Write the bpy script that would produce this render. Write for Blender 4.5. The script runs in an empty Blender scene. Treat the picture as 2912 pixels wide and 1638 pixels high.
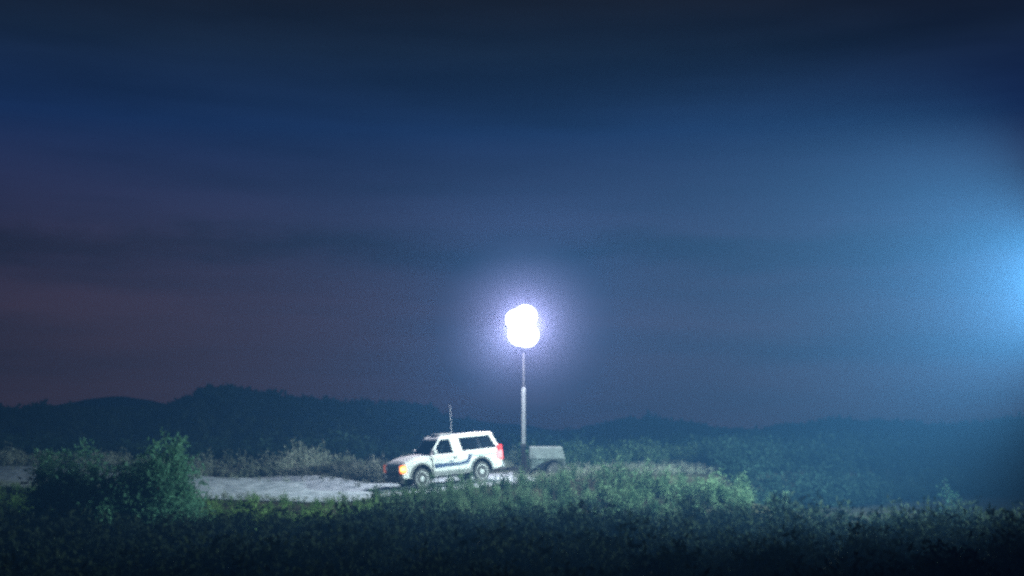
import bpy, bmesh, math, random
import numpy as np
from mathutils import Vector, Matrix, noise

R = math.radians
random.seed(7)
rng = np.random.default_rng(11)
scene = bpy.context.scene
col = scene.collection

# ------------------------------------------------------------------ camera
FPX, W, H, HOR, ZC = 3285.0, 2912.0, 1638.0, 1190.0, 2.47
cd = bpy.data.cameras.new('camera')
cam = bpy.data.objects.new('camera', cd)
col.objects.link(cam)
scene.camera = cam
cam.location = (0, 0, ZC)
cam.rotation_euler = (R(90), 0, 0)
cd.sensor_width = 36
cd.lens = 36 * FPX / W
cd.shift_y = (HOR - H / 2) / W
cd.clip_start = 0.1
cd.clip_end = 3000

# ------------------------------------------------------------------ render
scene.render.engine = 'CYCLES'
scene.cycles.use_denoising = False
scene.cycles.use_adaptive_sampling = False
scene.cycles.volume_bounces = 0
scene.cycles.max_bounces = 4
scene.cycles.diffuse_bounces = 2
scene.cycles.transparent_max_bounces = 12
scene.cycles.sample_clamp_indirect = 1
scene.cycles.filter_width = 3.0
scene.view_settings.view_transform = 'Standard'
scene.view_settings.look = 'None'
scene.view_settings.exposure = 0
scene.view_settings.gamma = 1
scene.view_settings.use_curve_mapping = False

# ------------------------------------------------------------------ night sky
world = bpy.data.worlds.new('World')
scene.world = world
world.use_nodes = True
wn, wl = world.node_tree.nodes, world.node_tree.links
wn.clear()
wout = wn.new('ShaderNodeOutputWorld')
wbg = wn.new('ShaderNodeBackground')
wtc = wn.new('ShaderNodeTexCoord')
wsep = wn.new('ShaderNodeSeparateXYZ')
wl.new(wtc.outputs['Generated'], wsep.inputs[0])
ramp = wn.new('ShaderNodeValToRGB')
wl.new(wsep.outputs['Z'], ramp.inputs[0])
e = ramp.color_ramp.elements
e[0].position = 0.0; e[0].color = (0.070, 0.036, 0.044, 1)
e[1].position = 1.0; e[1].color = (0.004, 0.007, 0.018, 1)
for p, c in ((0.05, (0.078, 0.040, 0.050)), (0.11, (0.056, 0.032, 0.058)), (0.17, (0.032, 0.029, 0.080)),
             (0.24, (0.008, 0.027, 0.108)), (0.30, (0.0085, 0.020, 0.052)), (0.35, (0.0095, 0.012, 0.020)), (0.45, (0.006, 0.010, 0.026))):
    el = ramp.color_ramp.elements.new(p); el.color = c + (1,)
# long thin bands of cloud
wmap = wn.new('ShaderNodeMapping')
wmap.inputs['Scale'].default_value = (2.2, 2.2, 17)
wmap.inputs['Location'].default_value = (3.1, 0.4, 0.35)
wl.new(wtc.outputs['Generated'], wmap.inputs[0])
wnz = wn.new('ShaderNodeTexNoise')
wnz.inputs['Scale'].default_value = 1.3
wnz.inputs['Detail'].default_value = 5
wnz.inputs['Roughness'].default_value = 0.5
wl.new(wmap.outputs[0], wnz.inputs['Vector'])
wr = wn.new('ShaderNodeValToRGB')
wr.color_ramp.elements[0].position = 0.36; wr.color_ramp.elements[0].color = (0.62, 0.66, 0.72, 1)
wr.color_ramp.elements[1].position = 0.60; wr.color_ramp.elements[1].color = (1.08, 1.04, 1.04, 1)
wl.new(wnz.outputs['Fac'], wr.inputs[0])
wm = wn.new('ShaderNodeMix'); wm.data_type = 'RGBA'; wm.blend_type = 'MULTIPLY'
wm.inputs['Factor'].default_value = 1
wl.new(ramp.outputs[0], wm.inputs[6]); wl.new(wr.outputs[0], wm.inputs[7])
# one darker, ragged cloud bank low in the sky
wmp2 = wn.new('ShaderNodeMapping'); wmp2.inputs['Scale'].default_value = (3.5, 3.5, 9); wl.new(wtc.outputs['Generated'], wmp2.inputs[0])
wn2 = wn.new('ShaderNodeTexNoise'); wn2.inputs['Scale'].default_value = 2.0; wn2.inputs['Detail'].default_value = 8; wn2.inputs['Roughness'].default_value = .6
wl.new(wmp2.outputs[0], wn2.inputs['Vector'])
def wmath(op, a, b):
    q = wn.new('ShaderNodeMath'); q.operation = op
    for i_, v_ in enumerate((a, b)):
        if v_ is None: continue
        if isinstance(v_, (int, float)): q.inputs[i_].default_value = v_
        else: wl.new(v_, q.inputs[i_])
    return q.outputs[0]
zz = wmath('ADD', wsep.outputs['Z'], wmath('MULTIPLY', wmath('SUBTRACT', wn2.outputs['Fac'], .5), .075))
dz_ = wmath('ABSOLUTE', wmath('SUBTRACT', zz, .141), None)
mr_ = wn.new('ShaderNodeMapRange'); mr_.interpolation_type = 'SMOOTHSTEP'
mr_.inputs['From Min'].default_value = 0.0; mr_.inputs['From Max'].default_value = .022; mr_.inputs['To Min'].default_value = .58; mr_.inputs['To Max'].default_value = 1.0
wl.new(dz_, mr_.inputs['Value'])
wcb = wn.new('ShaderNodeVectorMath'); wcb.operation = 'SCALE'
wl.new(wm.outputs[2], wcb.inputs[0]); wl.new(mr_.outputs[0], wcb.inputs['Scale'])
wl.new(wcb.outputs[0], wbg.inputs['Color'])
wbg.inputs['Strength'].default_value = 0.88
wl.new(wbg.outputs[0], wout.inputs['Surface'])

# ------------------------------------------------------------------ helpers
def mat(name, color, rough=0.8, metal=0.0, nscale=6.0, namp=0.25, bump=0.0, spec=0.3, color2=None, emit=None, estr=0, coords='Object', vary=0.0):
    m = bpy.data.materials.new(name); m.use_nodes = True
    n, l = m.node_tree.nodes, m.node_tree.links
    b = n['Principled BSDF']
    b.inputs['Roughness'].default_value = rough
    b.inputs['Metallic'].default_value = metal
    b.inputs['Specular IOR Level'].default_value = spec
    tc = n.new('ShaderNodeTexCoord')
    nz = n.new('ShaderNodeTexNoise'); nz.inputs['Scale'].default_value = nscale; nz.inputs['Detail'].default_value = 5
    l.new(tc.outputs[coords], nz.inputs['Vector'])
    cr = n.new('ShaderNodeValToRGB')
    c1 = [c * (1 - namp) for c in color]
    c2 = list(color2) if color2 else [min(1, c * (1 + namp)) for c in color]
    cr.color_ramp.elements[0].position = 0.35; cr.color_ramp.elements[0].color = c1 + [1]
    cr.color_ramp.elements[1].position = 0.65; cr.color_ramp.elements[1].color = c2 + [1]
    l.new(nz.outputs['Fac'], cr.inputs[0])
    l.new(cr.outputs[0], b.inputs['Base Color'])
    if bump:
        bp = n.new('ShaderNodeBump'); bp.inputs['Strength'].default_value = bump; bp.inputs['Distance'].default_value = 0.05
        l.new(nz.outputs['Fac'], bp.inputs['Height']); l.new(bp.outputs[0], b.inputs['Normal'])
    if emit:
        b.inputs['Emission Color'].default_value = tuple(emit) + (1,)
        b.inputs['Emission Strength'].default_value = estr
    return m

def leafmat(name, color, dry, trans=0.35, nscale=0.8):
    m = bpy.data.materials.new(name); m.use_nodes = True
    n, l = m.node_tree.nodes, m.node_tree.links
    n.clear()
    o = n.new('ShaderNodeOutputMaterial')
    tc = n.new('ShaderNodeTexCoord')
    nz = n.new('ShaderNodeTexNoise'); nz.inputs['Scale'].default_value = nscale; nz.inputs['Detail'].default_value = 6
    nz.inputs['Roughness'].default_value = 0.7
    l.new(tc.outputs['Object'], nz.inputs['Vector'])
    cr = n.new('ShaderNodeValToRGB')
    cr.color_ramp.elements[0].position = 0.38; cr.color_ramp.elements[0].color = tuple(color) + (1,)
    cr.color_ramp.elements[1].position = 0.66; cr.color_ramp.elements[1].color = tuple(dry) + (1,)
    l.new(nz.outputs['Fac'], cr.inputs[0])
    d = n.new('ShaderNodeBsdfDiffuse'); t = n.new('ShaderNodeBsdfTranslucent'); mx = n.new('ShaderNodeMixShader')
    mx.inputs[0].default_value = trans
    l.new(cr.outputs[0], d.inputs['Color']); l.new(cr.outputs[0], t.inputs['Color'])
    l.new(d.outputs[0], mx.inputs[1]); l.new(t.outputs[0], mx.inputs[2]); l.new(mx.outputs[0], o.inputs['Surface'])
    return m

def link(name, me, parent=None, loc=None, rot=None):
    o = bpy.data.objects.new(name, me)
    col.objects.link(o)
    if parent is not None: o.parent = parent
    if loc is not None: o.location = loc
    if rot is not None: o.rotation_euler = rot
    return o

def build(name, bm, m, parent=None, bevel=0, seg=2, smooth=False, loc=None, rot=None):
    me = bpy.data.meshes.new(name)
    bmesh.ops.recalc_face_normals(bm, faces=bm.faces)
    bm.to_mesh(me); bm.free()
    for mm in (m if isinstance(m, (list, tuple)) else [m]): me.materials.append(mm)
    if smooth:
        me.polygons.foreach_set('use_smooth', [True] * len(me.polygons))
    o = link(name, me, parent, loc, rot)
    if bevel:
        b = o.modifiers.new('bevel', 'BEVEL'); b.width = bevel; b.segments = seg; b.limit_method = 'ANGLE'; b.angle_limit = R(30)
    return o

def tag(o, label=None, cat=None, group=None, kind=None):
    if label: o['label'] = label
    if cat: o['category'] = cat
    if group: o['group'] = group
    if kind: o['kind'] = kind
    return o

def empty(name, loc=(0, 0, 0), rot=(0, 0, 0)):
    o = link(name, None, None, loc, rot); o.empty_display_size = 0.3
    return o

def box(bm, x0, x1, y0, y1, z0, z1):
    v = [bm.verts.new(p) for p in ((x0,y0,z0),(x1,y0,z0),(x1,y1,z0),(x0,y1,z0),(x0,y0,z1),(x1,y0,z1),(x1,y1,z1),(x0,y1,z1))]
    for f in ((0,3,2,1),(4,5,6,7),(0,1,5,4),(1,2,6,5),(2,3,7,6),(3,0,4,7)): bm.faces.new([v[i] for i in f])

def prism(bm, pts, off):
    a = [Vector(p) for p in pts]; off = Vector(off); n = len(a)
    v0 = [bm.verts.new(p) for p in a]; v1 = [bm.verts.new(p + off) for p in a]
    bm.faces.new(v0); bm.faces.new(v1[::-1])
    for i in range(n): bm.faces.new((v0[i], v1[i], v1[(i+1) % n], v0[(i+1) % n]))

def tube(bm, p0, p1, r0, r1=None, seg=10):
    p0, p1 = Vector(p0), Vector(p1); r1 = r0 if r1 is None else r1
    d = (p1 - p0).normalized(); a = d.orthogonal().normalized(); b = d.cross(a)
    A = [bm.verts.new(p0 + (a*math.cos(t) + b*math.sin(t))*r0) for t in [2*math.pi*i/seg for i in range(seg)]]
    B = [bm.verts.new(p1 + (a*math.cos(t) + b*math.sin(t))*r1) for t in [2*math.pi*i/seg for i in range(seg)]]
    bm.faces.new(A[::-1]); bm.faces.new(B)
    for i in range(seg): bm.faces.new((A[i], A[(i+1)%seg], B[(i+1)%seg], B[i]))

def lathe(bm, prof, axis='Y', seg=28, c=(0,0,0)):
    rings = []
    for r, h in prof:
        ring = []
        for i in range(seg):
            t = 2*math.pi*i/seg
            x, z = r*math.cos(t), r*math.sin(t)
            p = (x, h, z) if axis == 'Y' else (x, z, h)
            ring.append(bm.verts.new((p[0]+c[0], p[1]+c[1], p[2]+c[2])))
        rings.append(ring)
    for a, b in zip(rings, rings[1:]):
        for i in range(seg): bm.faces.new((a[i], a[(i+1)%seg], b[(i+1)%seg], b[i]))
    for r in (rings[0], rings[-1]):
        try: bm.faces.new(r)
        except ValueError: pass

# ------------------------------------------------------------------ terrain
xs_ = np.arange(-140, 141, 0.5)
yc_raw = np.interp(xs_, [-140, -60, -30, -20, -12, -7.3, -2.77, 3, 8, 40, 140], [90, 60, 51, 47.2, 43.4, 42.6, 45, 48.6, 52, 80, 130])
ker = np.ones(9) / 9
yc_s = np.convolve(np.pad(yc_raw, 4, mode='edge'), ker, mode='valid')
def yc(x): return np.interp(x, xs_, yc_s)
def zroad(x, y):
    u = -((x + 2.77) * .857 + (y - 45) * .515)
    return np.interp(u, [-30, -9, -3, 0, 3, 5.2, 8.9, 13.7, 60], [-.05, .16, .06, -.13, -.34, -.50, -.34, -.14, 0])
def sstep(a, b, x):
    t = np.clip((x - a) / (b - a), 0, 1); return t*t*(3 - 2*t)
def gnoise(x, y, s, seed=0.0):
    return (np.sin(x*s*1.1 + 1.3 + seed) * np.cos(y*s*0.9 - .7 + seed*2) + .5*np.sin(x*s*2.3 - y*s*1.9 + .4 + seed) + .3*np.cos(x*s*4.1 + y*s*3.7 + seed)) / 1.8
# ridges: photo outline (px, py) laid on a ridge line at a fixed distance
def prof(pts, Y):
    a = np.array(pts, float) * 1.1304
    return (a[:, 0] - W/2) * Y / FPX, ZC + (HOR - a[:, 1]) * Y / FPX
RX, RZ = prof([(-500,1045),(0,1033),(120,1027),(300,1038),(420,1028),(480,1012),(520,992),(565,985),(700,1003),(800,1018),(900,1022),(1000,1022),
               (1080,1034),(1130,1060),(1250,1088),(1400,1098),(1480,1086),(1560,1066),(1640,1056),(1700,1068),(1830,1090),(1900,1094),(1960,1083),
               (2080,1070),(2200,1072),(2400,1080),(2500,1066),(2576,1056),(3000,1060)], 100)
def ground(x, y):
    x = np.asarray(x, float); y = np.asarray(y, float)
    zr = zroad(x, y); d = y - yc(x)
    front = -1.32 + .12*gnoise(x, y, .45) + sstep(9, 2, y) * 2.1
    front = front + 1.0*np.exp(-((x-4.3)/2.7)**2 - ((y-42.8)/2.8)**2) + .75*np.exp(-((x-8.0)/2.6)**2 - ((y-41.0)/3)**2)
    front = front + .5*np.exp(-((x+1.5)/3.5)**2 - ((y-39.8)/1.8)**2)
    back = zr + .10 + .35*(1 - sstep(-8.5, -5.0, x)) + .05*gnoise(x, y, 1.1)
    back = back + (-1.6 - back) * sstep(10, 30, d)
    bk = 1 - sstep(-8.5, -5.0, x)
    zr = zr + .085*np.clip(d, 0, 5.0)*bk
    fl = sstep(-7.0, -3.5, d); bl = sstep(0, 1, (d - 3.3 - 1.8*bk)/1.7)
    z = front*(1-fl) + zr*fl
    z = z*(1-bl) + back*bl
    xr = x * 100 / np.maximum(y, 50)
    ridge = np.interp(xr, RX, RZ) - .28 + .18*gnoise(x, y, .22)
    up = sstep(62, 100, y)
    z = z*(1-up) + ridge*up
    z = z + (-3 - z) * sstep(102, 130, y)
    return z

M = {}
M['soil'] = mat('dry_soil', (0.045, 0.048, 0.033), .95, nscale=1.5, namp=.35, bump=.4, color2=(0.07, 0.07, 0.045), spec=.05)
M['road'] = mat('pale_dirt_road', (0.38, 0.48, 0.52), .95, nscale=2.3, namp=.35, bump=.8, color2=(0.52, 0.62, 0.66), spec=.05)

def grid_mesh(name, X, Y, Z, m):
    ny, nx = X.shape
    v = np.stack([X, Y, Z], -1).reshape(-1, 3)
    i = np.arange(ny*nx).reshape(ny, nx)
    f = np.stack([i[:-1, :-1], i[:-1, 1:], i[1:, 1:], i[1:, :-1]], -1).reshape(-1, 4)
    me = bpy.data.meshes.new(name)
    me.vertices.add(len(v)); me.vertices.foreach_set('co', v.ravel())
    me.loops.add(f.size); me.loops.foreach_set('vertex_index', f.ravel())
    me.polygons.add(len(f)); me.polygons.foreach_set('loop_start', np.arange(0, f.size, 4)); 
    me.update(calc_edges=True)
    me.polygons.foreach_set('use_smooth', np.ones(len(f), bool))
    me.materials.append(m)
    return link(name, me)

gx = np.unique(np.concatenate([np.linspace(-130, -30, 70), np.linspace(-30, 30, 170), np.linspace(30, 130, 70)]))
gy = np.unique(np.concatenate([np.linspace(-40, 0, 8), np.linspace(0, 30, 40), np.linspace(30, 62, 110), np.linspace(62, 150, 90)]))
GX, GY = np.meshgrid(gx, gy)
g = grid_mesh('ground', GX, GY, ground(GX, GY), M['soil'])
tag(g, kind='structure')

tx = np.linspace(-40, .9, 240)
tv = np.linspace(-1, 1, 16)
TX, TV = np.meshgrid(tx, tv)
wob = 1 + .05*np.sin(TX*1.7) + .04*np.sin(TX*.63 + 1)
TY = yc(TX) + TV*np.where(TV > 0, 3.25 + 1.8*(1 - sstep(-8.5, -5.0, TX)), 3.25)*wob
TZ = ground(TX, TY) + .016 - .03*np.exp(-((np.abs(TV)-.42)/.12)**2) + .035
r_ = grid_mesh('dirt_road', TX, TY, TZ, M['road'])
tag(r_, kind='structure')

# far ridge behind everything, in the haze
fx, fz = prof([(-600,1050),(-200,1040),(0,1034),(120,1022),(220,1004),(300,996),(360,1006),(430,1018),(500,1038),(640,1060),(1000,1064),(1120,1058),(1180,1055),
               (1300,1070),(1400,1080),(1700,1080),(2100,1095),(3200,1090)], 138)
FX = np.linspace(-128, 128, 300); FY = np.array([130, 135.5, 138, 141, 148])
FX, FYg = np.meshgrid(FX, FY)
rz = np.interp(FX, fx, fz) + .2*gnoise(FX, FX*.3, .5)
FZ = np.where(FYg < 132, -4, np.where(FYg < 137, rz-1.5, np.where(FYg < 140, rz, np.where(FYg < 143, rz-1.2, -4))))
M['far'] = mat('far_hillside', (0.03, 0.034, 0.03), .95, nscale=.08, namp=.3, spec=.05)
h_ = grid_mesh('hills', FX, FYg, FZ, M['far'])
tag(h_, kind='structure')

# ------------------------------------------------------------------ haze
def vol_mat(name, density, color, aniso):
    m = bpy.data.materials.new(name); m.use_nodes = True
    n, l = m.node_tree.nodes, m.node_tree.links
    n.clear()
    o = n.new('ShaderNodeOutputMaterial'); p = n.new('ShaderNodeVolumePrincipled')
    p.inputs['Density'].default_value = density
    p.inputs['Color'].default_value = tuple(color) + (1,)
    p.inputs['Anisotropy'].default_value = aniso
    m.cycles.volume_sampling = 'EQUIANGULAR'
    l.new(p.outputs[0], o.inputs['Volume'])
    return m
bm = bmesh.new(); box(bm, -134, 134, -44, 153, -6, 11.3)
hz = build('haze', bm, vol_mat('pale_haze', 0.0065, (0.13, 0.42, 0.95), 0.3))
tag(hz, kind='stuff')

# ------------------------------------------------------------------ plants
def tri_arrays_to_mesh(name, V, F, m):
    me = bpy.data.meshes.new(name)
    me.vertices.add(len(V)); me.vertices.foreach_set('co', V.astype(np.float32).ravel())
    k = F.shape[1]
    me.loops.add(F.size); me.loops.foreach_set('vertex_index', F.astype(np.int32).ravel())
    me.polygons.add(len(F)); me.polygons.foreach_set('loop_start', np.arange(0, F.size, k))
    me.update(calc_edges=True)
    me.materials.append(m)
    return me

def leaves(P, L, Wd, up=0.3):
    """a quad leaf (bent diamond) at every point of P"""
    n = len(P)
    d = rng.normal(size=(n, 3)); d[:, 2] = d[:, 2]*.6 + up
    d /= np.linalg.norm(d, axis=1)[:, None]
    s = np.cross(d, rng.normal(size=(n, 3))); s /= np.linalg.norm(s, axis=1)[:, None] + 1e-9
    L = L * rng.uniform(.6, 1.35, n)[:, None]; Wd = Wd * rng.uniform(.6, 1.3, n)[:, None]
    a = P; b = P + d*L*.5 + s*Wd*.5; c = P + d*L; e_ = P + d*L*.45 - s*Wd*.5
    V = np.stack([a, b, c, e_], 1).reshape(-1, 3)
    F = np.arange(4*n).reshape(n, 4)
    return V, F

def stems(A, B, w):
    n = len(A)
    d = B - A; s = np.cross(d, rng.normal(size=(n, 3))); s /= np.linalg.norm(s, axis=1)[:, None] + 1e-9
    V = np.stack([A - s*w, A + s*w, B + s*w*.4, B - s*w*.4], 1).reshape(-1, 3)
    return V, np.arange(4*n).reshape(n, 4)

def cat(parts):
    Vs, Fs, o = [], [], 0
    for V, F in parts:
        Vs.append(V); Fs.append(F + o); o += len(V)
    return np.concatenate(Vs), np.concatenate(Fs)

def weed_template(h=1.0, spread=.5, nst=14, nleaf=9, L=.14, Wd=.05):
    parts = []
    for _ in range(nst):
        az = rng.uniform(0, 2*math.pi); r = rng.uniform(.1, 1)*spread
        hh = h*rng.uniform(.55, 1.0)*(1 - .25*r/spread)
        A = np.array([math.cos(az)*r*.25, math.sin(az)*r*.25, -0.05])
        B = np.array([math.cos(az)*r, math.sin(az)*r, hh]) 
        mid = (A + B)/2 + np.array([math.cos(az), math.sin(az), 0])*(-.1*r) + rng.normal(size=3)*.03
        parts.append(stems(np.stack([A, mid]), np.stack([mid, B]), .009))
        t = rng.uniform(.2, 1.05, nleaf)[:, None]
        P = A*(1-t) + B*t + rng.normal(size=(nleaf, 3))*(.05*h)
        parts.append(leaves(P, L, Wd))
    return cat(parts)

def scatter(name, temps, X, Y, S, m, zf=None, tall=None):
    parts = []
    Z = ground(X, Y) if zf is None else zf(X, Y)
    k = rng.integers(0, len(temps), len(X)); a = rng.uniform(0, 2*math.pi, len(X))
    tl = rng.uniform(.75, 1.3, len(X)) if tall is None else tall
    for i in range(len(X)):
        V, F = temps[k[i]]
        c, s = math.cos(a[i]), math.sin(a[i])
        U = np.empty_like(V)
        U[:, 0] = (V[:, 0]*c - V[:, 1]*s)*S[i] + X[i]
        U[:, 1] = (V[:, 0]*s + V[:, 1]*c)*S[i] + Y[i]
        U[:, 2] = V[:, 2]*S[i]*tl[i] + Z[i]
        parts.append((U, F))
    V, F = cat(parts)
    o = link(name, tri_arrays_to_mesh(name, V, F, m))
    return o

M['dry'] = leafmat('dry_pale_weed', (0.11, 0.14, 0.10), (0.34, 0.40, 0.33), .25)
M['green'] = leafmat('green_weed', (0.05, 0.13, 0.03), (0.24, 0.42, 0.14), .5)
M['mix'] = leafmat('grey_green_weed', (0.03, 0.075, 0.04), (0.20, 0.32, 0.19), .35, 1.6)
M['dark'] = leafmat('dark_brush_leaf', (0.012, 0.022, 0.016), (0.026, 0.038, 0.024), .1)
M['bush'] = leafmat('bush_leaf', (0.07, 0.19, 0.13), (0.17, 0.38, 0.24), .45)
M['field'] = leafmat('dull_field_leaf', (0.015, 0.035, 0.03), (0.035, 0.075, 0.06), .2)
M['scrub'] = leafmat('hill_scrub_leaf', (0.02, 0.035, 0.02), (0.07, 0.10, 0.055), .2, .12)
M['bark'] = mat('twig_bark', (0.07, 0.055, 0.04), .9, nscale=12)

T_small = [weed_template(.7, .38, 12, 7, .11, .045) for _ in range(6)]
T_tall = [weed_template(1.0, .34, 9, 12, .13, .05) for _ in range(6)]
T_leafy = [weed_template(.85, .42, 11, 9, .19, .085) for _ in range(5)]
T_plume = [weed_template(1.25, .26, 7, 16, .15, .06) for _ in range(4)]
T_big = [weed_template(1.0, .55, 16, 9, .16, .07) for _ in range(6)]

def along(n, x0, x1, d0, d1):
    X = rng.uniform(x0, x1, n); return X, yc(X) + rng.uniform(d0, d1, n)

# tufts creeping in over both edges of the road
X = rng.uniform(-24, .5, 420); bk_ = 1 - sstep(-8.5, -5.0, X)
d_ = np.where(rng.random(420) < .6, -3.3 + np.abs(rng.normal(size=420))*.55, 3.4 + 1.8*bk_ - np.abs(rng.normal(size=420))*.9)
tag(scatter('road_edge_tufts', T_small, X, yc(X) + d_, rng.uniform(.15, .5, 420), M['dry']), 'small pale tufts along both edges of the dirt road', 'tufts', kind='stuff')
X = rng.uniform(-4.8, 2.4, 520); Y = yc(X) + rng.uniform(-8, -3.7, 520)
tag(scatter('shoulder_scrub', T_small + T_plume, X, Y, rng.uniform(.25, .75, 520), M['mix']), 'mixed weeds on the slope below the vehicle', 'weeds', kind='stuff')
# pale weeds on the bank behind the road
X, Y = along(1100, -26, 1.5, 3.8, 10)
k = (Y - yc(X)) > 3.6 + 1.9*(1 - sstep(-8.5, -5.0, X)); X, Y = X[k], Y[k]
hN = .72 + .45*gnoise(X, Y, .9) + .35*np.exp(-((X+9.5)/1.2)**2)
tag(scatter('roadside_weeds', T_small + T_tall[:2], X, Y, np.clip(hN, .45, 1.5)*rng.uniform(.7, 1.25, len(X)), M['dry']), 
    'pale dry weeds on the low bank behind the dirt road', 'weeds', kind='stuff')
# weeds round and behind the trailer
X, Y = along(380, .5, 12, 3.8, 10)
tag(scatter('bank_weeds', T_small + T_tall, X, Y, rng.uniform(.6, 1.3, len(X)), M['mix']), 
    'grey green weeds behind the light tower trailer', 'weeds', kind='stuff')
X, Y = along(560, .1, 9, -3.6, 3.8)
tag(scatter('low_weeds', T_small, X, Y, rng.uniform(.25, .6, len(X)), M['dry']), 'short dry weeds between the vehicle and the trailer', 'weeds', kind='stuff')
# green weeds at the near edge of the road
X, Y = along(1000, -22, 2.2, -8.2, -3.6)
dd = (Y - yc(X))
S = rng.uniform(.6, 1.35, len(X)) * (.36 + .62*(1-sstep(-7.5, -4.0, dd)))
S = S * (1 - .3*sstep(-4.5, -2.5, X))
k = X + rng.normal(size=len(X))*.8 < -4.6
tag(scatter('shoulder_weeds', T_small + T_tall, X[~k], Y[~k], S[~k], M['mix']), 'grey green weeds on the shoulder in front of the vehicle', 'weeds', kind='stuff')
X, Y, S = X[k], Y[k], S[k]
tag(scatter('verge_weeds', T_small + T_tall, X, Y, S, M['green']), 'green weeds along the near edge of the dirt road', 'weeds', kind='stuff')
# mound of weeds on the right
n = 820
X = rng.uniform(-.5, 9.4, n); Y = rng.uniform(38.5, 45.0, n)
k = (Y < yc(X) - 3.0) & (X < 8.2 + rng.normal(size=n)*.9); X, Y = X[k], Y[k]
tag(scatter('mound_weeds', T_leafy + T_tall[:2] + T_plume + T_plume, X, Y, (.22 + .95*np.clip(.5+.6*gnoise(X, Y, 1.9, 2.0), 0, 1)**1.6)*rng.uniform(.55, 1.15, len(X))*(.32+.68*sstep(1.4, 3.2, X)), M['mix']), 
    'lit grey green weeds on the mound right of the trailer', 'weeds', kind='stuff')
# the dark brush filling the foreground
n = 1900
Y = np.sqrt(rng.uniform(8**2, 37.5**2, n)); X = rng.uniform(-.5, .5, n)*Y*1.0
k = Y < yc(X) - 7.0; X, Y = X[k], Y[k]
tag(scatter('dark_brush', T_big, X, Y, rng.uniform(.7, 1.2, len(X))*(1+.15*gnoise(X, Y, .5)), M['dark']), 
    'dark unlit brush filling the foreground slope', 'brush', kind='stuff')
# rank field beyond the road
n = 3400
Y = np.sqrt(rng.uniform(40**2, 72**2, n)); X = rng.uniform(-.52, .52, n)*Y
k = (Y > yc(X) + 11) | ((X > 9.0) & (Y > yc(X) - 9)); X, Y = X[k], Y[k]
tag(scatter('field_weeds', T_big, X, Y, rng.uniform(.7, 1.6, len(X)), M['field']), 'rough weeds in the field beyond the road', 'weeds', kind='stuff')
# scrub on the hills (clumps of large leaves)
def clump(n=60, L=.5):
    P = rng.normal(size=(n, 3)); P /= np.linalg.norm(P, axis=1)[:, None]; P *= rng.uniform(.5, 1, n)[:, None]
    P[:, 2] = np.abs(P[:, 2])*.8
    return leaves(P, L, L*.7)
T_cl = [clump() for _ in range(6)]
n = 4200
Y = np.sqrt(rng.uniform(68**2, 102**2, n)); X = rng.uniform(-.54, .54, n)*Y
Y[-700:] = rng.uniform(98, 101, 700)
tag(scatter('hillside_scrub', T_cl, X, Y, rng.uniform(.25, .95, n)**1.5, M['scrub']), 'dark scrub covering the hillside', 'scrub', kind='stuff')

# ---- single shrubs
def shrub(name, x, y, h, spread, nst, label, group, m, lean=.25, nleaf=150, L=.17, Wd=.07, tw=.02):
    z = float(ground(x, y))
    root = empty(name, (x, y, z))
    tag(root, label, 'shrub', group)
    bmt = bmesh.new(); parts = []
    for i in range(nst):
        az = rng.uniform(0, 2*math.pi); r = rng.uniform(.05, 1)**.7*spread
        hh = h*rng.uniform(.42, 1.0)*(1-.30*(r/spread)**1.2)*(1.06 if i % 5 == 0 else .93)
        A = Vector((math.cos(az)*.08, math.sin(az)*.08, -.05))
        mid = Vector((math.cos(az)*r*.55, math.sin(az)*r*.55, hh*.45))
        B = Vector((math.cos(az)*r - lean*.2, math.sin(az)*r, hh))
        tube(bmt, A, mid, tw, tw*.6, 5); tube(bmt, mid, B, tw*.6, tw*.2, 5)
        t = rng.uniform(0.05, 1.0, nleaf)[:, None]
        P = np.array(mid)*(1-t) + np.array(B)*t
        wdt = (.22*(1-t)**.7 + .03) * (h/2.4)
        parts.append(leaves(P + rng.normal(size=P.shape)*wdt, L, Wd, .6))
        P = np.array(mid)*t + rng.normal(size=P.shape)*.22*(h/2.4); parts.append(leaves(P, L, Wd, .3))
    build('trunk', bmt, M['bark'], root)
    V, F = cat(parts)
    link('crown', tri_arrays_to_mesh('crown', V, F, m), root)
    return root

gl = 'tall bushes left of the lit dirt road'
def at(px, py, Yd): return ((px - W/2)*Yd/FPX, Yd, ZC + (HOR - py)*Yd/FPX)
for (px, top, Yd, sp, nst, lab) in (
    (140, 1232, 35.5, .42, 9, 'leftmost tall bush of the dark clump, with a leaning pointed tip'),
    (192, 1250, 34.6, .55, 12, 'broad bush just right of the pointed leftmost bush'),
    (245, 1262, 35.2, .60, 11, 'upright bush in the left half of the clump, with a ragged top'),
    (322, 1256, 34.2, .95, 20, 'low round bush at the dip in the middle of the clump'),
    (392, 1268, 35.0, .66, 12, 'spiky topped bush right of the dip in the clump'),
    (452, 1250, 34.4, .62, 13, 'tall full bush second from the road end of the clump'),
    (508, 1238, 35.0, .58, 13, 'tallest bush of the clump, beside the bright end of the road')):
    x, y, zt = at(px, top, Yd)
    shrub('bush', x, y, (zt - float(ground(x, y)))*1.16, sp*1.1, nst+4, lab, gl, M['bush'])
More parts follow.
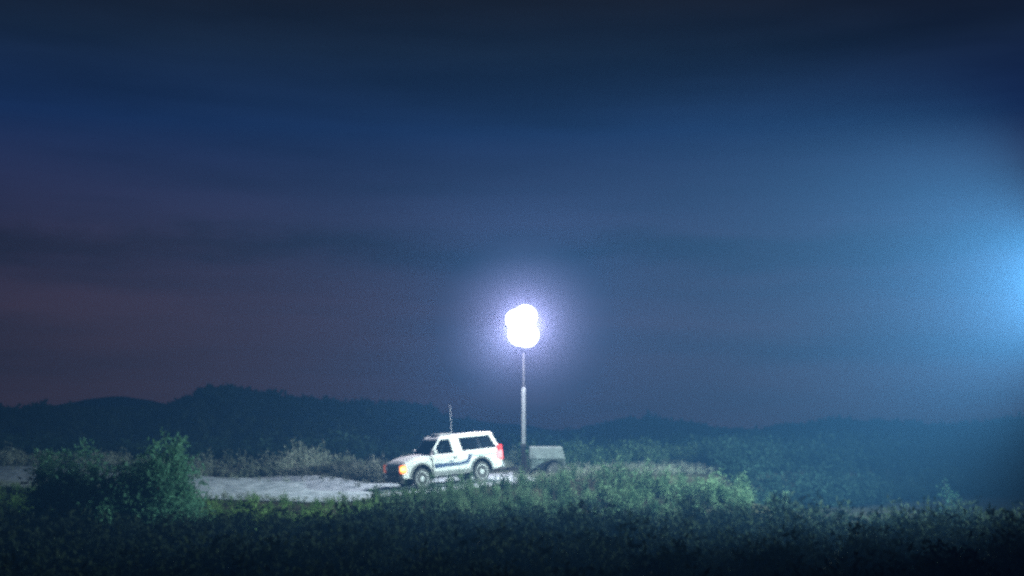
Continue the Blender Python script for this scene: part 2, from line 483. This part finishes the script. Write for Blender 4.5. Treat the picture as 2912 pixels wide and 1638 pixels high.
for (px, top, Yd, sp, nst, lab, mm) in (
    (1724, 1268, 42.6, .42, 9, 'tallest weed bush on the mound right of the trailer', 'mix'),
    (1795, 1292, 42.2, .45, 8, 'bushy weed right of the tallest one on the mound', 'mix'),
    (1942, 1318, 41.5, .22, 4, 'thin upright weed standing alone above the mound', 'mix'),
    (2050, 1366, 40.6, .55, 9, 'spreading weed near the right end of the lit mound', 'mix'),
    (2112, 1376, 40.2, .45, 8, 'last lit weed at the right end of the mound', 'mix'),
    (710, 1378, 37.0, .50, 9, 'bright green weed in front of the lit road, left of the vehicle', 'green'),
    (1175, 1382, 40.4, .42, 9, 'dark weed in front of the front wheel of the vehicle', 'green'),
    (2700, 1340, 46.0, .40, 7, 'small teal shrub catching light in the dark field on the right', 'bush')):
    x, y, zt = at(px, top, Yd)
    shrub('weed_bush', x, y, max(.5, zt - float(ground(x, y))), sp, nst, lab, 'weed bushes near the road', M[mm], nleaf=26, L=.13, Wd=.05, tw=.012)

# ------------------------------------------------------------------ vehicle
M['white'] = mat('white_paint', (0.78, 0.79, 0.78), .32, nscale=1.2, namp=.05, spec=.5)
M['grey'] = mat('grey_cladding', (0.22, 0.23, 0.23), .6, nscale=8)
M['black'] = mat('black_plastic', (0.018, 0.018, 0.02), .55, nscale=8)
M['rubber'] = mat('dusty_tyre_rubber', (0.085, 0.085, 0.085), .85, nscale=14)
M['rim'] = mat('steel_rim', (0.50, 0.52, 0.54), .5, .15, nscale=8, namp=.1)
M['chrome'] = mat('chrome', (0.6, 0.6, 0.62), .22, 1, nscale=6, namp=.05)
M['stripe'] = mat('blue_green_stripe', (0.025, 0.065, 0.17), .4, nscale=3, namp=.15)
M['pale'] = mat('pale_green_stripe', (0.35, 0.58, 0.52), .4, nscale=3, namp=.1)
M['seat'] = mat('grey_seat_cloth', (0.20, 0.21, 0.25), .9, nscale=30)
M['amber'] = mat('amber_lamp', (0.8, 0.25, 0.03), .3, emit=(1.0, 0.20, 0.025), estr=2.2)
M['bulb'] = mat('lit_amber_bulb', (0.9, 0.7, 0.3), .3, emit=(1.0, 0.28, 0.045), estr=10.0)
M['amber_dim'] = mat('dim_amber_lamp', (0.5, 0.12, 0.03), .3, emit=(1.0, 0.16, 0.03), estr=.35)
M['red'] = mat('red_tail_lamp', (0.6, 0.03, 0.03), .3, emit=(1.0, 0.04, 0.06), estr=1.2)
M['red_hot'] = mat('bright_brake_lamp', (0.8, 0.2, 0.2), .3, emit=(1.0, 0.16, 0.18), estr=3.5)
M['lens'] = mat('clear_lamp_lens', (0.55, 0.6, 0.65), .15, nscale=12, spec=.8)
def glassmat():
    m = bpy.data.materials.new('tinted_glass'); m.use_nodes = True
    n, l = m.node_tree.nodes, m.node_tree.links; n.clear()
    o = n.new('ShaderNodeOutputMaterial'); t = n.new('ShaderNodeBsdfTransparent'); gl_ = n.new('ShaderNodeBsdfGlossy')
    mx = n.new('ShaderNodeMixShader'); f = n.new('ShaderNodeFresnel'); nz = n.new('ShaderNodeTexNoise')
    nz.inputs['Scale'].default_value = 3
    f.inputs[0].default_value = 1.5; t.inputs[0].default_value = (.42, .46, .50, 1); gl_.inputs['Roughness'].default_value = .12
    cr = n.new('ShaderNodeValToRGB'); cr.color_ramp.elements[0].color = (.6, .7, .8, 1); cr.color_ramp.elements[1].color = (.8, .85, .9, 1)
    l.new(nz.outputs['Fac'], cr.inputs[0]); l.new(cr.outputs[0], gl_.inputs['Color'])
    l.new(f.outputs[0], mx.inputs[0]); l.new(t.outputs[0], mx.inputs[1]); l.new(gl_.outputs[0], mx.inputs[2]); l.new(mx.outputs[0], o.inputs['Surface'])
    return m
M['glass'] = glassmat()

suv = empty('patrol_vehicle', (-2.60, 44.9, -0.10), (0, 0, 0))
suv.rotation_mode = 'XYZ'
suv.rotation_euler = (R(1.2), R(5.0), R(207))
suv.scale = (.885, .95, 1.05)
tag(suv, 'white two door patrol vehicle with a dark side stripe parked on the dirt road', 'suv')
WX = (1.46, -1.37); HWD = .97
# body side profile with wheel arches
def arch(cx, r=.50, zc=.40, n=10, z0=.42):
    a0 = math.asin((z0 - zc)/r)
    return [(cx + r*math.cos(t), zc + r*math.sin(t)) for t in np.linspace(a0, math.pi - a0, n)]
low = [(2.30, .44)]
low += arch(WX[0]) + arch(WX[1]) + [(-2.34, .48)]
top = [(-2.40, .62), (-2.41, 1.00), (-2.36, 1.16), (-.20, 1.17), (.98, 1.18), (1.05, 1.17), (1.7, 1.12), (2.18, 1.00), (2.32, .92), (2.36, .80), (2.35, .55)]
bm = bmesh.new()
prof_ = low + top
vL = [bm.verts.new((x, HWD - (.05 if z > 1.1 else 0), z)) for x, z in prof_]
vR = [bm.verts.new((x, -HWD + (.05 if z > 1.1 else 0), z)) for x, z in prof_]
bm.faces.new(vL); bm.faces.new(vR[::-1])
npf = len(prof_)
for i in range(npf):
    f = bm.faces.new((vL[i], vR[i], vR[(i+1) % npf], vL[(i+1) % npf]))
    if i < len(low) - 1: f.material_index = 1
build('body', bm, [M['white'], M['black']], suv, bevel=.03, seg=2)
# shallow raised hood
bm = bmesh.new()
hp = [(1.00, 1.185), (1.7, 1.14), (2.15, 1.02), (2.28, .955)]
for y0, y1, dz in ((-.80, -.30, .012), (-.30, .30, .035), (.30, .80, .012)):
    for (xa, za), (xb, zb) in zip(hp, hp[1:]):
        prism(bm, [(xa, y0, za-.05), (xb, y0, zb-.05), (xb, y0, zb+dz), (xa, y0, za+dz)], (0, y1-y0, 0))
build('hood', bm, M['white'], suv, bevel=.012)

# greenhouse
def sp(x, z, s, out=0.0):
    t = (z - 1.15) / (1.80 - 1.15)
    return (x, s*(.915 - .15*t + out), z)
zb, zt_ = 1.16, 1.72
for s in (1, -1):
    th = (0, -s*.05, 0)
    def panel(pts, name='pillar', m='white', bev=.008):
        b_ = bmesh.new(); prism(b_, [sp(x, z, s) for x, z in pts], th); return build(name, b_, M[m], suv, bevel=bev)
    panel([(1.04, zb), (.92, zb), (.40, zt_), (.50, zt_)])                       # A pillar
    panel([(-.10, zb), (-.56, zb), (-.42, zt_), (0.0, zt_)])                    # broad B pillar
    panel([(-2.22, zb), (-2.37, zb), (-2.06, zt_), (-1.88, zt_)])                # rear pillar
    panel([(-.50, zb), (-2.22, zb), (-2.20, zb+.05), (-.49, zb+.05)], 'window_sill')
    b_ = bmesh.new(); prism(b_, [sp(x, z, s, -.018) for x, z in ((.91, zb), (-.12, zb), (-.03, zt_), (.41, zt_))], (0, -s*.006, 0))
    build('side_window', b_, M['glass'], suv)
    b_ = bmesh.new(); prism(b_, [sp(x, z, s, -.018) for x, z in ((-.55, zb+.05), (-2.20, zb+.05), (-1.89, zt_), (-.42, zt_))], (0, -s*.006, 0))
    build('rear_side_window', b_, M['glass'], suv)
    # door: a thin plate standing proud, its handle and mirror
    b_ = bmesh.new(); prism(b_, [(x, s*(HWD-.002), z) for x, z in ((.90, .52), (-.28, .50), (-.30, 1.10), (.94, 1.10))], (0, s*.014, 0))
    d_ = build('door', b_, M['white'], suv, bevel=.006)
    b_ = bmesh.new(); box(b_, -.20, -.05, s*(HWD+.012) - .012, s*(HWD+.012) + .02, .98, 1.02); build('handle', b_, M['black'], d_)
    b_ = bmesh.new(); prism(b_, [(x, s*(HWD+.011), z) for x, z in ((.89, .50), (.935, .50), (.975, 1.12), (.93, 1.12))], (0, s*.004, 0)); build('door_seam', b_, M['black'], suv)
    b_ = bmesh.new(); box(b_, .76, .90, s*.93, s*1.16, 1.17, 1.36); mr = build('mirror', b_, M['white'], suv, bevel=.03)
    b_ = bmesh.new(); box(b_, .752, .76, s*.97 if s > 0 else s*1.13, s*1.13 if s > 0 else s*.97, 1.20, 1.33); build('mirror_glass', b_, M['chrome'], mr)
    # rocker cladding, arches, stripe
    b_ = bmesh.new(); prism(b_, [(x, s*(HWD-.004), z) for x, z in ((.93, .40), (-.84, .40), (-.86, .56), (.95, .58))], (0, s*.02, 0)); build('rocker_panel', b_, M['grey'], suv, bevel=.006)
    for cx in WX:
        b_ = bmesh.new()
        o_ = arch(cx, .565, .40, 16, .42); i_ = arch(cx, .495, .40, 16, .42)
        for k_ in range(15):
            prism(b_, [(o_[k_][0], s*(HWD-.01), o_[k_][1]), (o_[k_+1][0], s*(HWD-.01), o_[k_+1][1]), (i_[k_+1][0], s*(HWD-.01), i_[k_+1][1]), (i_[k_][0], s*(HWD-.01), i_[k_][1])], (0, s*.035, 0))
        build('wheel_arch', b_, M['grey'], suv)
    b_ = bmesh.new()
    for pts in ([(.86, .69), (-.40, .71), (-.40, .82), (.86, .86)], [(-.405, .71), (-.74, .75), (-.68, .87), (-.405, .82)], [(-.745, .752), (-1.00, 1.08), (-.82, 1.08), (-.682, .872)]):
        prism(b_, [(x, s*(HWD+.0125), z) for x, z in pts], (0, s*.004, 0))
    build('stripe', b_, M['stripe'], suv)
    b_ = bmesh.new()
    for xa, xb in ((.14, -.04),):
        prism(b_, [(xa, s*(HWD+.0125), .85), (xb, s*(HWD+.0125), .85), (xb, s*(HWD+.0125), .90), (xa, s*(HWD+.0125), .90)], (0, s*.003, 0))
    build('door_marking', b_, M['stripe'], suv)
    b_ = bmesh.new(); prism(b_, [(x, s*(HWD+.001), z) for x, z in ((-1.02, .98), (-2.25, .98), (-2.25, 1.035), (-1.0, 1.035))], (0, s*.004, 0)); build('thin_stripe', b_, M['pale'], suv)
    # lamps
    b_ = bmesh.new(); box(b_, 2.355, 2.385, min(s*.60, s*.93), max(s*.60, s*.93), .70, .90); build('headlight', b_, M['lens'] if s < 0 else M['lens'], suv, bevel=.012)
    b_ = bmesh.new(); box(b_, 2.17, 2.395, min(s*.80, s*.998), max(s*.80, s*.998), .64, .92); tag(build('turn_signal', b_, M['amber'] if s > 0 else M['amber_dim'], suv, bevel=.02), 'glowing amber corner lamp' if s > 0 else None)
    if s > 0:
        b_ = bmesh.new(); box(b_, 2.22, 2.41, .90, 1.02, .72, .86); build('bulb', b_, M['bulb'], [o for o in suv.children if o.name.startswith('turn_signal')][0], bevel=.03)
    b_ = bmesh.new(); box(b_, -2.43, -2.22, min(s*.88, s*.985), max(s*.88, s*.985), .74, 1.30); tl_ = build('taillight', b_, M['red'], suv, bevel=.03)
    b_ = bmesh.new(); box(b_, -2.41, -2.12, min(s*.90, s*1.0), max(s*.90, s*1.0), .80, 1.10); build('brake_lamp', b_, M['red_hot'], tl_, bevel=.03)
# roof
bm = bmesh.new()
rt = [(.52, .76, 1.70), (-1.0, .77, 1.70), (-2.10, .75, 1.70)]
for a in range(2):
    pass
pts_b = [(.56, -.78), (.56, .78), (-2.10, .785), (-2.10, -.785)]
pts_m = [(.48, -.775), (.48, .775), (-2.07, .78), (-2.07, -.78)]
pts_t = [(.34, -.69), (.34, .69), (-1.98, .70), (-1.98, -.70)]
lv = [[bm.verts.new((x, y, z)) for x, y in P] for P, z in ((pts_b, 1.685), (pts_m, 1.745), (pts_t, 1.805))]
bm.faces.new(lv[0][::-1]); bm.faces.new(lv[2])
for A_, B_ in zip(lv, lv[1:]):
    for i in range(4): bm.faces.new((A_[i], A_[(i+1) % 4], B_[(i+1) % 4], B_[i]))
roof = build('roof', bm, M['white'], suv, bevel=.02, seg=3)
bm = bmesh.new(); box(bm, -.35, .30, -.42, .42, 1.806, 1.885); lb = build('light_bar', bm, M['grey'], suv, bevel=.03)
bm = bmesh.new(); tube(bm, (-.62, -.2, 1.80), (-.62, -.2, 1.86), .02, .014); tube(bm, (-.62, -.2, 1.86), (-.66, -.2, 2.9), .012, .008, 6); build('antenna', bm, M['rim'], suv)
# windshield, rear glass
bm = bmesh.new(); prism(bm, [(1.01, -.86, zb+.015), (1.01, .86, zb+.015), (.50, .74, 1.69), (.50, -.74, 1.69)], (-.006, 0, -.004)); build('windshield', bm, M['glass'], suv)
bm = bmesh.new(); prism(bm, [(-2.34, -.84, zb+.01), (-2.34, .84, zb+.01), (-2.06, .74, 1.69), (-2.06, -.74, 1.69)], (.006, 0, .002)); build('rear_window', bm, M['glass'], suv)
# grille, bumpers
bm = bmesh.new(); box(bm, 2.352, 2.366, -.96, .96, .62, .90); gr = build('grille', bm, M['black'], suv)
bm = bmesh.new()
for z in (.68, .74, .80, .86): box(bm, 2.366, 2.380, -.56, .56, z, z+.018)
build('grille_bar', bm, M['grey'], gr)
bm = bmesh.new(); box(bm, 2.36, 2.50, -.95, .95, .44, .60); bp_ = build('front_bumper', bm, M['black'], suv, bevel=.03)
bm = bmesh.new(); box(bm, 2.502, 2.512, -.62, -.40, .46, .58); build('licence_plate', bm, M['white'], bp_)
bm = bmesh.new(); box(bm, 2.25, 2.44, -.90, .90, .28, .43); build('air_dam', bm, M['black'], suv, bevel=.02)
bm = bmesh.new(); box(bm, -2.52, -2.38, -.93, .93, .44, .62); build('rear_bumper', bm, M['chrome'], suv, bevel=.03)
bm = bmesh.new(); box(bm, -2.2, 2.2, -.40, .40, .30, .46); tube(bm, (WX[0], -.7, .36), (WX[0], .7, .36), .06); tube(bm, (WX[1], -.7, .36), (WX[1], .7, .36), .07); build('underbody', bm, M['black'], suv)
# seats and dashboard seen through the glass
for y in (.42, -.42):
    bm = bmesh.new(); box(bm, -.35, .25, y-.26, y+.26, .75, .98)
    prism(bm, [(-.32, y-.25, .95), (-.20, y-.25, .95), (-.38, y-.25, 1.40), (-.48, y-.25, 1.40)], (0, .5, 0))
    st = build('seat', bm, M['seat'], suv, bevel=.04)
    bm = bmesh.new(); box(bm, -.50, -.40, y-.14, y+.14, 1.42, 1.60); build('headrest', bm, M['seat'], st, bevel=.03)
bm = bmesh.new(); box(bm, -1.45, -1.30, -.7, .7, .9, 1.38); build('rear_seat', bm, M['seat'], suv, bevel=.04)
bm = bmesh.new(); box(bm, .62, .95, -.8, .8, 1.0, 1.19); build('dashboard', bm, M['black'], suv, bevel=.03)
bm = bmesh.new(); lathe(bm, [(.19, -.012), (.205, 0), (.19, .012), (.175, 0), (.19, -.012)], 'Z', 20); build('steering_wheel', bm, M['black'], suv, loc=(.50, .42, 1.16), rot=(0, R(-60), 0))
# wheels
for cx in WX:
    for s in (1, -1):
        w_ = empty('wheel'); w_.parent = suv; w_.location = (cx, s*.82, .375)
        bm = bmesh.new(); lathe(bm, [(.22, -.12), (.33, -.125), (.375, -.09), (.382, 0), (.375, .09), (.33, .125), (.22, .12)], seg=36); build('tyre', bm, M['rubber'], w_, smooth=False)
        bm = bmesh.new(); q = s
        lathe(bm, [(.265, q*.100), (.275, q*.127), (.255, q*.130), (.23, q*.105), (.12, q*.098), (.085, q*.125), (.02, q*.132)], seg=30); build('rim', bm, M['rim'], w_)

# ------------------------------------------------------------------ light tower
M['cab'] = mat('pale_painted_steel', (0.13, 0.165, 0.16), .5, nscale=2.5, namp=.3)
M['cabd'] = mat('weathered_steel', (0.07, 0.09, 0.075), .6, nscale=4, namp=.3)
M['galv'] = mat('galvanised_steel', (0.15, 0.17, 0.18), .6, .1, nscale=10, namp=.15)
M['cabdk'] = mat('dull_dark_steel', (0.018, 0.02, 0.022), .7, nscale=5)
M['lampglass'] = mat('lit_lamp_glass', (.9, .9, .9), .3, emit=(.93, .97, 1.0), estr=7.0)
tw_x, tw_y = .47, 47.0
tz = float(zroad(tw_x, tw_y)) - .03
tower = empty('light_tower', (tw_x, tw_y, tz))
tag(tower, 'lit mobile light tower with a tall thin mast on a pale box trailer', 'light tower')
zl = ZC + (HOR - 931)*tw_y/FPX - tz          # lamp centre height
z1 = ZC + (HOR - 1102)*tw_y/FPX - tz
z0 = ZC + (HOR - 1259)*tw_y/FPX - tz
bm = bmesh.new(); box(bm, -.075, .075, -.075, .075, z0-.05, z1); build('mast', bm, M['galv'], tower, bevel=.012)
bm = bmesh.new(); box(bm, -.04, .04, -.04, .04, z1, z1+.9); build('mast_section', bm, M['cabdk'], tower, bevel=.006)
bm = bmesh.new(); box(bm, -.026, .026, -.026, .026, z1+.9, zl-.1); build('mast_section', bm, M['cabdk'], tower, bevel=.005)
bm = bmesh.new(); box(bm, -.09, .09, -.09, .09, .35, z0-.05); box(bm, -.11, .11, -.11, .11, z0-.16, z0-.05); build('mast_foot', bm, M['cabdk'], tower, bevel=.01)
bm = bmesh.new(); tube(bm, (-.5, 0, zl+.35), (.5, 0, zl+.35), .03); tube(bm, (-.5, 0, zl-.35), (.5, 0, zl-.35), .03); tube(bm, (0, 0, zl-.5), (0, 0, zl+.5), .035); build('lamp_frame', bm, M['galv'], tower)
for (lx, lz, r) in ((-.27, .30, .40), (.13, .42, .47), (-.10, -.30, .47), (.18, -.34, .49)):
    lx += (1483-1487)*tw_y/FPX
    bm = bmesh.new(); lathe(bm, [(.10, .48), (.16, .42), (r*.8, .10), (r, 0.0), (r*.99, -.02)], seg=28); lp = build('lamp', bm, M['cabd'], tower, smooth=True, loc=(lx, -.25, zl+lz), rot=(R(0), 0, 0))
    bm = bmesh.new(); lathe(bm, [(r*.985, -.022), (r*.95, -.07), (r*.75, -.14), (r*.4, -.185), (.02, -.2)], seg=28); build('lens', bm, M['lampglass'], lp, smooth=True)
# trailer
bx0, bx1 = .22, 1.56
bm = bmesh.new()
b4 = [(bx0, -.72), (bx1+.10, -.72), (bx1+.10, .62), (bx0, .62)]; t4 = [(bx0+.02, -.64), (bx1-.02, -.64), (bx1-.02, .54), (bx0+.02, .54)]
A_ = [bm.verts.new((x, y, .80)) for x, y in b4]; B_ = [bm.verts.new((x, y, 1.28)) for x, y in t4]
bm.faces.new(A_[::-1]); bm.faces.new(B_)
for i in range(4): bm.faces.new((A_[i], A_[(i+1) % 4], B_[(i+1) % 4], B_[i]))
build('canopy', bm, M['cab'], tower, bevel=.025)
bm = bmesh.new(); box(bm, bx0+.03, bx1+.05, -.68, .58, .38, .796); cb = build('cabinet', bm, M['cabd'], tower, bevel=.015)
bm = bmesh.new(); box(bm, bx0+.10, bx0+.55, -.69, -.682, .43, .76); build('door', bm, M['cab'], cb, bevel=.004)
bm = bmesh.new()
for k_ in range(5): box(bm, bx0+.62, bx0+.86, -.692, -.682, .46+k_*.055, .485+k_*.055)
build('louvre', bm, M['black'], cb)
bm = bmesh.new(); box(bm, bx0-.9, bx1+.1, -.55, -.45, .34, .42); box(bm, bx0-.9, bx1+.1, .45, .55, .34, .42); box(bm, bx0-.9, bx0-.8, -.55, .55, .34, .42); tube(bm, (bx0-.85, 0, .38), (bx0-1.5, 0, .36), .04); build('chassis', bm, M['black'], tower)
bm = bmesh.new(); tube(bm, (bx0-.12, -.62, 0), (bx0-.12, -.62, .95), .035); tube(bm, (bx0-.12, -.62, 0.0), (bx0-.12, -.62, .03), .10); build('jack', bm, M['black'], tower)
bm = bmesh.new(); tube(bm, (bx1+.12, .55, 0), (bx1+.12, .55, .8), .03); build('jack', bm, M['galv'], tower)
for s in (-1, 1):
    w_ = empty('wheel'); w_.parent = tower; w_.location = (1.22, s*.82 - .05, .33)
    bm = bmesh.new(); lathe(bm, [(.17, -.10), (.30, -.10), (.335, -.06), (.335, .06), (.30, .10), (.17, .10)]); build('tyre', bm, M['rubber'], w_)
    bm = bmesh.new(); lathe(bm, [(.19, s*.08), (.19, s*.104), (.12, s*.07), (.05, s*.09), (.02, s*.1)]); build('rim', bm, M['rim'], w_)
    bm = bmesh.new()
    aa = np.linspace(R(-5), R(185), 12)
    for k_ in range(11):
        q = [(1.22 + rr*math.cos(t), s*.95-.05, .32 + rr*math.sin(t)) for rr, t in ((.46, aa[k_]), (.46, aa[k_+1]), (.43, aa[k_+1]), (.43, aa[k_]))]
        prism(bm, q, (0, -s*.26, 0))
    build('fender', bm, M['black'], tower)
ld = bpy.data.lights.new('tower_light', 'POINT'); ld.energy = 4400; ld.color = (.96, .88, .95); ld.shadow_soft_size = .15
lo = bpy.data.objects.new('tower_light', ld); col.objects.link(lo); lo.parent = tower
lo.location = (0, -1.1, zl)
l2 = bpy.data.lights.new('road_floodlight', 'SPOT'); l2.energy = 2600; l2.color = (.86, .94, 1.0); l2.shadow_soft_size = .25
l2.spot_size = R(95); l2.spot_blend = .9
lo2 = bpy.data.objects.new('road_floodlight', l2); col.objects.link(lo2); lo2.parent = tower
lo2.location = (0, -1.1, zl); lo2.rotation_mode = 'QUATERNION'
lo2.rotation_quaternion = (Vector((-7, 43.5, 0)) - Vector((tw_x, tw_y - 1.1, tz + zl))).to_track_quat('-Z', 'Y')
# ball of scattering air added to make a halo round the lamps
bm = bmesh.new(); bmesh.ops.create_icosphere(bm, subdivisions=3, radius=3.6)
mm_ = bpy.data.materials.new('lamp_halo'); mm_.use_nodes = True
n_, l_ = mm_.node_tree.nodes, mm_.node_tree.links; n_.clear()
o_ = n_.new('ShaderNodeOutputMaterial'); p_ = n_.new('ShaderNodeVolumePrincipled'); t_ = n_.new('ShaderNodeTexCoord')
mp = n_.new('ShaderNodeMapping'); mp.inputs['Scale'].default_value = (1/3.6,)*3; gr_ = n_.new('ShaderNodeTexGradient'); gr_.gradient_type = 'SPHERICAL'
ml = n_.new('ShaderNodeMath'); ml.operation = 'MULTIPLY'; ml.inputs[1].default_value = .016
l_.new(t_.outputs['Object'], mp.inputs[0]); l_.new(mp.outputs[0], gr_.inputs[0]); l_.new(gr_.outputs['Fac'], ml.inputs[0]); l_.new(ml.outputs[0], p_.inputs['Density'])
p_.inputs['Color'].default_value = (.66, .58, .95, 1); p_.inputs['Anisotropy'].default_value = .2  # violet tint gives the added halo its colour
l_.new(p_.outputs[0], o_.inputs['Volume']); mm_.cycles.volume_sampling = 'EQUIANGULAR'
added_halo = build('added_halo', bm, mm_, None, loc=(tw_x, tw_y - .9, tz + zl)); tag(added_halo, 'added violet ball that makes the halo round the tower lamps', 'added_halo', kind='stuff')

# ------------------------------------------------------------------ searchlight just beyond the right edge
sx, sy, sz = 17.6, 34.0, 6.6
gz = float(ground(sx, sy))
st = empty('searchlight_mast', (sx, sy, gz))
tag(st, 'tall steel mast with one bright searchlight aimed at the road', 'searchlight')
tgt = Vector((-4, 45, 4.6)) - Vector((sx, sy, sz))
bm = bmesh.new(); tube(bm, (0, 0, -.1), (0, 0, sz-gz-.35), .08, .05); build('mast', bm, M['galv'], st)
bm = bmesh.new(); box(bm, -.5, .5, -.5, .5, -.1, .12); build('base', bm, M['cabd'], st, bevel=.02)
bm = bmesh.new(); lathe(bm, [(.10, .42), (.28, .36), (.36, 0.0), (.33, -.0), (.30, .1)], 'Z'); hd = build('lamp', bm, M['cabd'], st, loc=(0, 0, sz-gz))
hd.rotation_mode = 'QUATERNION'; hd.rotation_quaternion = tgt.to_track_quat('-Z', 'Y')
bm = bmesh.new(); lathe(bm, [(.30, .06), (.02, .055)], 'Z'); build('lens', bm, M['lampglass'], hd)
sd = bpy.data.lights.new('searchlight', 'SPOT'); sd.energy = 46000; sd.color = (.80, 1.0, .90); sd.shadow_soft_size = .2
sd.spot_size = R(168); sd.spot_blend = 1.0
so = bpy.data.objects.new('searchlight', sd); col.objects.link(so)
so.location = Vector((sx, sy, sz)) + tgt.normalized()*.1
so.rotation_mode = 'QUATERNION'; so.rotation_quaternion = tgt.to_track_quat('-Z', 'Y')
